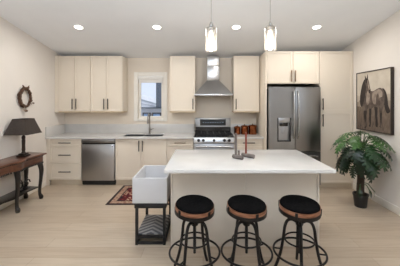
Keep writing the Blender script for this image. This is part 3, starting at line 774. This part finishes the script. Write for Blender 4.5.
b = MB(); b.tube([(wxx, wy + .11, wz - .05), (wxx + .005, wy + .18, wz - .085)], .0035, 6); b.ball((wxx + .006, wy + .19, wz - .09), .02, (.5, 1.3, .7), 10, 8); b.build('sprig', 'dry_leaf', t)

# ------------------------------------------------------------ horse picture on the right wall
py0, py1, pz0, pz1 = 3.555, 4.365, 1.10, 2.07
t = thing('framed_picture', 'large sepia picture of a standing horse on the right wall', 'picture', (XR, (py0 + py1) / 2, pz0))
b = MB(); fr = .014
for a, c, d_, e in ((py0, py0 + fr, pz0, pz1), (py1 - fr, py1, pz0, pz1), (py0 + fr, py1 - fr, pz0, pz0 + fr), (py0 + fr, py1 - fr, pz1 - fr, pz1)): b.box(XR - .045, XR - .001, a, c, d_, e)
b.build('frame', 'frame_dark', t)
PX = XR - .036
cw, ch = py1 - py0 - 2 * fr, pz1 - pz0 - 2 * fr
def uv(u, v): return (py1 - fr - u * cw, pz1 - fr - v * ch)
b = MB(); b.box(PX, XR - .002, py0 + fr, py1 - fr, pz0 + fr, pz1 - fr)
lev = [0]
def art(mi, pts, sm=True):
    lev[0] += 1; b.m = mi
    q = spline(pts, 5, True) if sm else pts
    tb = bmesh.new(); f = tb.faces.new([tb.verts.new((PX - .00006 * lev[0], *uv(u, v))) for u, v in q])
    bmesh.ops.triangulate(tb, faces=[f]); bmesh.ops.recalc_face_normals(tb, faces=tb.faces)
    for f in tb.faces:
        if f.normal.x > 0: f.normal_flip()
    b._merge(tb)
def grass_edge(v0, amp, n, sd):
    rg = random.Random(sd); e = [(i / n, v0 + rg.uniform(-amp, amp)) for i in range(n + 1)]
    return e + [(1, 1), (0, 1)]
art(6, grass_edge(.40, .012, 14, 1), False); art(7, grass_edge(.50, .02, 24, 2), False); art(1, grass_edge(.60, .025, 30, 3), False); art(5, grass_edge(.74, .03, 34, 4), False)
# tail and far legs
art(4, [(.78, .30), (.86, .34), (.91, .44), (.93, .56), (.98, .66), (.90, .69), (.84, .60), (.81, .48)])
art(4, [(.40, .58), (.47, .58), (.46, .74), (.45, .92), (.395, .92), (.405, .74)])
art(4, [(.55, .54), (.66, .54), (.63, .70), (.66, .90), (.59, .91), (.575, .72)])
# barrel, rump
art(2, [(.30, .40), (.42, .33), (.52, .335), (.64, .30), (.74, .29), (.82, .35), (.84, .46), (.80, .57), (.70, .60), (.56, .60), (.44, .63), (.34, .60), (.28, .50)])
art(3, [(.50, .36), (.60, .325), (.70, .31), (.78, .36), (.77, .44), (.68, .47), (.62, .54), (.54, .55), (.49, .47)])
art(2, [(.62, .40), (.67, .38), (.69, .46), (.66, .55), (.60, .56), (.61, .48)])
# near hind leg
art(2, [(.68, .46), (.82, .44), (.83, .55), (.77, .66), (.765, .76), (.77, .90), (.705, .91), (.715, .76), (.69, .66), (.66, .56)])
art(4, [(.715, .70), (.77, .70), (.765, .78), (.775, .91), (.70, .92), (.715, .78)])
# chest, neck, near fore leg
art(2, [(.25, .16), (.33, .16), (.40, .24), (.44, .34), (.45, .46), (.42, .58), (.34, .64), (.22, .62), (.15, .54), (.13, .43), (.17, .28)])
art(3, [(.34, .34), (.40, .33), (.42, .44), (.39, .54), (.33, .56), (.31, .46)])
art(2, [(.19, .56), (.34, .58), (.335, .70), (.30, .80), (.32, .95), (.245, .96), (.235, .80), (.215, .70)])
art(4, [(.225, .68), (.325, .68), (.30, .80), (.32, .95), (.24, .965), (.235, .80)])
# mane and head
art(4, [(.25, .12), (.31, .14), (.31, .22), (.29, .34), (.24, .48), (.17, .60), (.11, .56), (.10, .44), (.13, .32), (.18, .20)])
art(2, [(.28, .11), (.36, .11), (.40, .18), (.425, .26), (.45, .32), (.43, .36), (.39, .355), (.355, .30), (.31, .25), (.28, .18)])
art(3, [(.335, .14), (.36, .15), (.405, .25), (.415, .31), (.39, .30), (.355, .22)])
art(4, [(.39, .32), (.43, .30), (.45, .33), (.43, .365), (.395, .36)])
rg = random.Random(9)
for k in range(70):                            # dry grass blades over the hooves
    u = rg.uniform(.03, .97); h = rg.uniform(.05, .16); v = rg.uniform(.90, 1.0)
    art(rg.choice((1, 5, 5, 2)), [(u - .012, v), (u + rg.uniform(-.02, .02), v - h), (u + .012, v)], False)
art(4, [(.28, .13), (.275, .05), (.305, .085), (.32, .13)]); art(4, [(.335, .12), (.36, .035), (.375, .08), (.365, .125)])
art(4, [(.30, .11), (.34, .11), (.35, .17), (.325, .19), (.30, .17)])
b.build('canvas', ['art_ground', 'art_grass', 'art_body', 'art_light', 'art_dark', 'art_field', 'art_mist', 'art_haze'], t, sharp=20)

# ------------------------------------------------------------ potted monstera
mx, my = 2.37, 3.76
t = thing('potted_monstera', 'large potted monstera with split green leaves below the horse picture', 'plant', (mx, my, 0))
MB().lathe([(0, 0), (.078, 0), (.082, .01), (.100, .165), (.106, .168), (.108, .195), (.098, .197), (.094, .17), (0, .17)], (mx, my, 0), 32).build('pot', 'pot_black', t)
MB().lathe([(0, .002), (.093, 0)], (mx, my, .171), 24).build('soil', 'soil', t)
pts = [(mx + .006 * math.sin(z_ * 20), my + .006 * math.cos(z_ * 17), z_) for z_ in [.165 + i * .04 for i in range(18)]]
MB().tube(pts, [.054 - .0008 * i for i in range(18)], 14).build('trunk', 'trunk_brown', t)
def leaf_mesh(L, wd, droop, lobes=6):
    """split leaf, base at origin, midrib along +Y, normal +Z"""
    bm = bmesh.new()
    def zz(x, y): return -droop * (y / L) ** 2 * L - .35 * x * x / max(wd, .01) + (.12 * abs(x))
    def V(x, y): return bm.verts.new((x, y, zz(x, y)))
    def wdt(s): return wd * (math.sin(math.pi * min(1, (s * .86 + .14))) ** .65)
    for sd in (1, -1):
        for i in range(lobes):
            s0, s1 = i / lobes, (i + 1) / lobes
            y0, y1 = s0 * L, s1 * L
            w0, w1 = wdt(s0), wdt(s1)
            if i == lobes - 1: w1 = 0.004
            lean = .10 * L * (i / lobes) + .01 - (.05 * L if i == 0 else 0)
            a0, a1 = V(0, y0), V(0, y1)
            b0, b1 = V(sd * w0 * .36, y0 + lean * .4), V(sd * max(w1, .01) * .36, y1 + lean * .36)
            wm = max((w0 + w1) / 2, .03)
            gap = .30 * (y1 - y0)
            c0, c1 = V(sd * wm * .95, y0 + lean + gap * .6), V(sd * wm * .9, y1 + lean - gap)
            e = V(sd * wm * 1.03, (y0 + y1) / 2 + lean * 1.25)
            fs = [(a0, a1, b1, b0), (b0, b1, c1, c0), (c0, c1, e)]
            for f in fs: bm.faces.new(f if sd < 0 else f[::-1])
    for f in bm.faces: f.smooth = True
    me = bpy.data.meshes.new('leaf'); bm.to_mesh(me); bm.free(); return me
LM = []
for m in ('leaf_green', 'leaf_dark', 'leaf_bright'):
    for L, wd, dr in ((.225, .10, .45), (.195, .088, .6), (.16, .072, .5)):
        me = leaf_mesh(L, wd, dr); me.materials.append(MATS[m]); LM.append((me, L))
def add_leaf(az, z0, rad, rise, pitch, kind, size, roll=0.0, scale=1.0):
    """az: direction round the trunk; the petiole leaves the trunk at z0, ends at radius rad, z0+rise"""
    me, L = LM[kind * 3 + size]
    az = (az + math.pi) % (2 * math.pi) - math.pi
    for _ in range(40):                       # leaves on the wall's side turn along the wall
        d = Vector((math.cos(az), math.sin(az), 0))
        p1 = Vector((mx, my, z0 + rise)) + d * rad
        f = (d * math.cos(pitch) + Vector((0, 0, math.sin(pitch)))).normalized()
        if (p1 + f * L * scale).x < XR - .06: break
        az += -.06 if az < .6 else .06
    p0 = Vector((mx, my, z0)) + d * .035
    r_ = f.cross(Vector((0, 0, 1))).normalized(); u = r_.cross(f)
    M = Matrix((r_, f, u)).transposed().to_4x4() @ Matrix.Rotation(roll, 4, 'Y') @ Matrix.Scale(scale, 4)
    M.translation = p1 - Vector((mx, my, 0))
    o = bpy.data.objects.new('leaf', me); COL.objects.link(o); o.parent = t; o.matrix_local = M
    mid = p0.lerp(p1, .5) + Vector((0, 0, .05 + .2 * rise))
    bq = MB(); bq.tube(spline([p0, mid, p1, p1 + f * .05], 4), [.006] * 12 + [.004], 6)
    ptl = bq.build('petiole', 'petiole_green', t)
    ptl.parent = o; ptl.matrix_parent_inverse = M.inverted()
random.seed(23)
tiers = [(.85, 5, .07, .22, 8, .7), (.85, 7, .16, .19, -8, .35), (.83, 8, .21, .13, -22, .15), (.78, 8, .20, .08, -36, .05), (.72, 8, .19, .04, -45, .05), (.65, 7, .17, .03, -50, 0), (.58, 5, .13, .04, -55, 0)]
for ti, (z0, n, rad, rise, pt, pb) in enumerate(tiers):
    for k in range(n):
        az = 2 * math.pi * (k + .5 * (ti % 2)) / n + random.uniform(-.2, .2)
        kind = 2 if random.random() < pb else (0 if random.random() < .5 else 1)
        add_leaf(az, z0 + random.uniform(-.03, .03), rad + random.uniform(-.03, .05), rise + random.uniform(-.02, .03), R(pt + random.uniform(-12, 10)), kind, random.choice((0, 0, 1)) if ti < 5 else random.choice((1, 2)), random.uniform(-.35, .35), random.uniform(.9, 1.1))
for az, z0, rad, rise, pt in ((-2.2, .34, .13, -.06, -55), (-1.1, .33, .13, -.05, -50), (-.5, .36, .15, -.08, -50)):
    add_leaf(az, z0, rad, rise, R(pt), 1, 2, 0, .55)

# ------------------------------------------------------------ ceiling lights and pendants
tilt = -math.atan(.18)
names = ('leftmost of the four round recessed ceiling lights', 'second from left of the four round recessed ceiling lights', 'third from left of the four round recessed ceiling lights, between the pendants', 'rightmost of the four round recessed ceiling lights')
for nm, lxx in zip(names, (-1.97, -.73, .525, 1.80)):
    y = 3.96; z = ceil_z(y)
    t = thing('recessed_light', nm, 'ceiling light', (lxx, y, z), 'recessed ceiling lights')
    t.rotation_euler = (tilt, 0, 0)
    ORG[t.name] = Vector((0, 0, 0))
    MB().lathe([(.062, -.001), (.082, -.001), (.084, -.004), (.078, -.008), (.062, -.006)], n=36).build('trim_ring', 'can_trim', t)
    MB().lathe([(0, -.003), (.061, -.003), (.061, -.001), (0, -.001)], n=36).build('lens', 'led', t)
    area_light('downlight', (0, 0, -.012), (0, 0, 0), .12, .12, 10, (1, .96, .90), t, 'DISK', 175)
def pendant(label, x, y, z0):
    t = thing('pendant_light', label, 'pendant light', (x, y, z0), 'pendant lights over the island')
    zc = ceil_z(y)
    MB().lathe([(0, .0), (.055, .0), (.055, -.02), (.02, -.03), (0, -.03)], (x, y, zc + .004), 24).build('canopy', 'nickel', t)
    MB().cyl((x, y, z0 + .34), (x, y, zc - .025), .003, 8).build('cord', 'nickel', t)
    MB().lathe([(0, 0), (.012, 0), (.016, -.02), (.028, -.03), (.028, -.05), (.018, -.06), (.018, -.11), (0, -.11)], (x, y, z0 + .345), 20).build('socket', 'nickel', t)
    MB().lathe([(.068, 0), (.070, .002), (.070, .272), (.068, .274), (.066, .272), (.066, .002), (.068, 0)], (x, y, z0), 36).build('glass_shade', 'pendant_glass', t)
    b = MB(); b.lathe([(.018, 0), (.067, -.002), (.067, -.007), (.018, -.006)], (x, y, z0 + .272), 36)
    for k in range(3):
        a = k * 2.1; b.tube([(x + .02 * math.cos(a), y + .02 * math.sin(a), z0 + .30), (x + .066 * math.cos(a), y + .066 * math.sin(a), z0 + .27)], .003, 6)
    b.build('cap', 'nickel', t)
    MB().lathe([(0, 0), (.016, .006), (.027, .03), (.030, .06), (.022, .10), (.013, .135), (0, .135)], (x, y, z0 + .10), 20).build('bulb', 'bulb', t)
    l = bpy.data.lights.new('bulb_light', 'POINT'); l.energy = 5; l.color = (1, .86, .68); l.shadow_soft_size = .03
    o = bpy.data.objects.new('bulb_light', l); COL.objects.link(o); o.parent = t; o.location = (0, 0, .05)
pendant('clear glass cylinder pendant in front of the range hood', .10, 3.03, 2.19)
pendant('clear glass cylinder pendant in front of the fridge cabinet', .815, 3.03, 2.20)
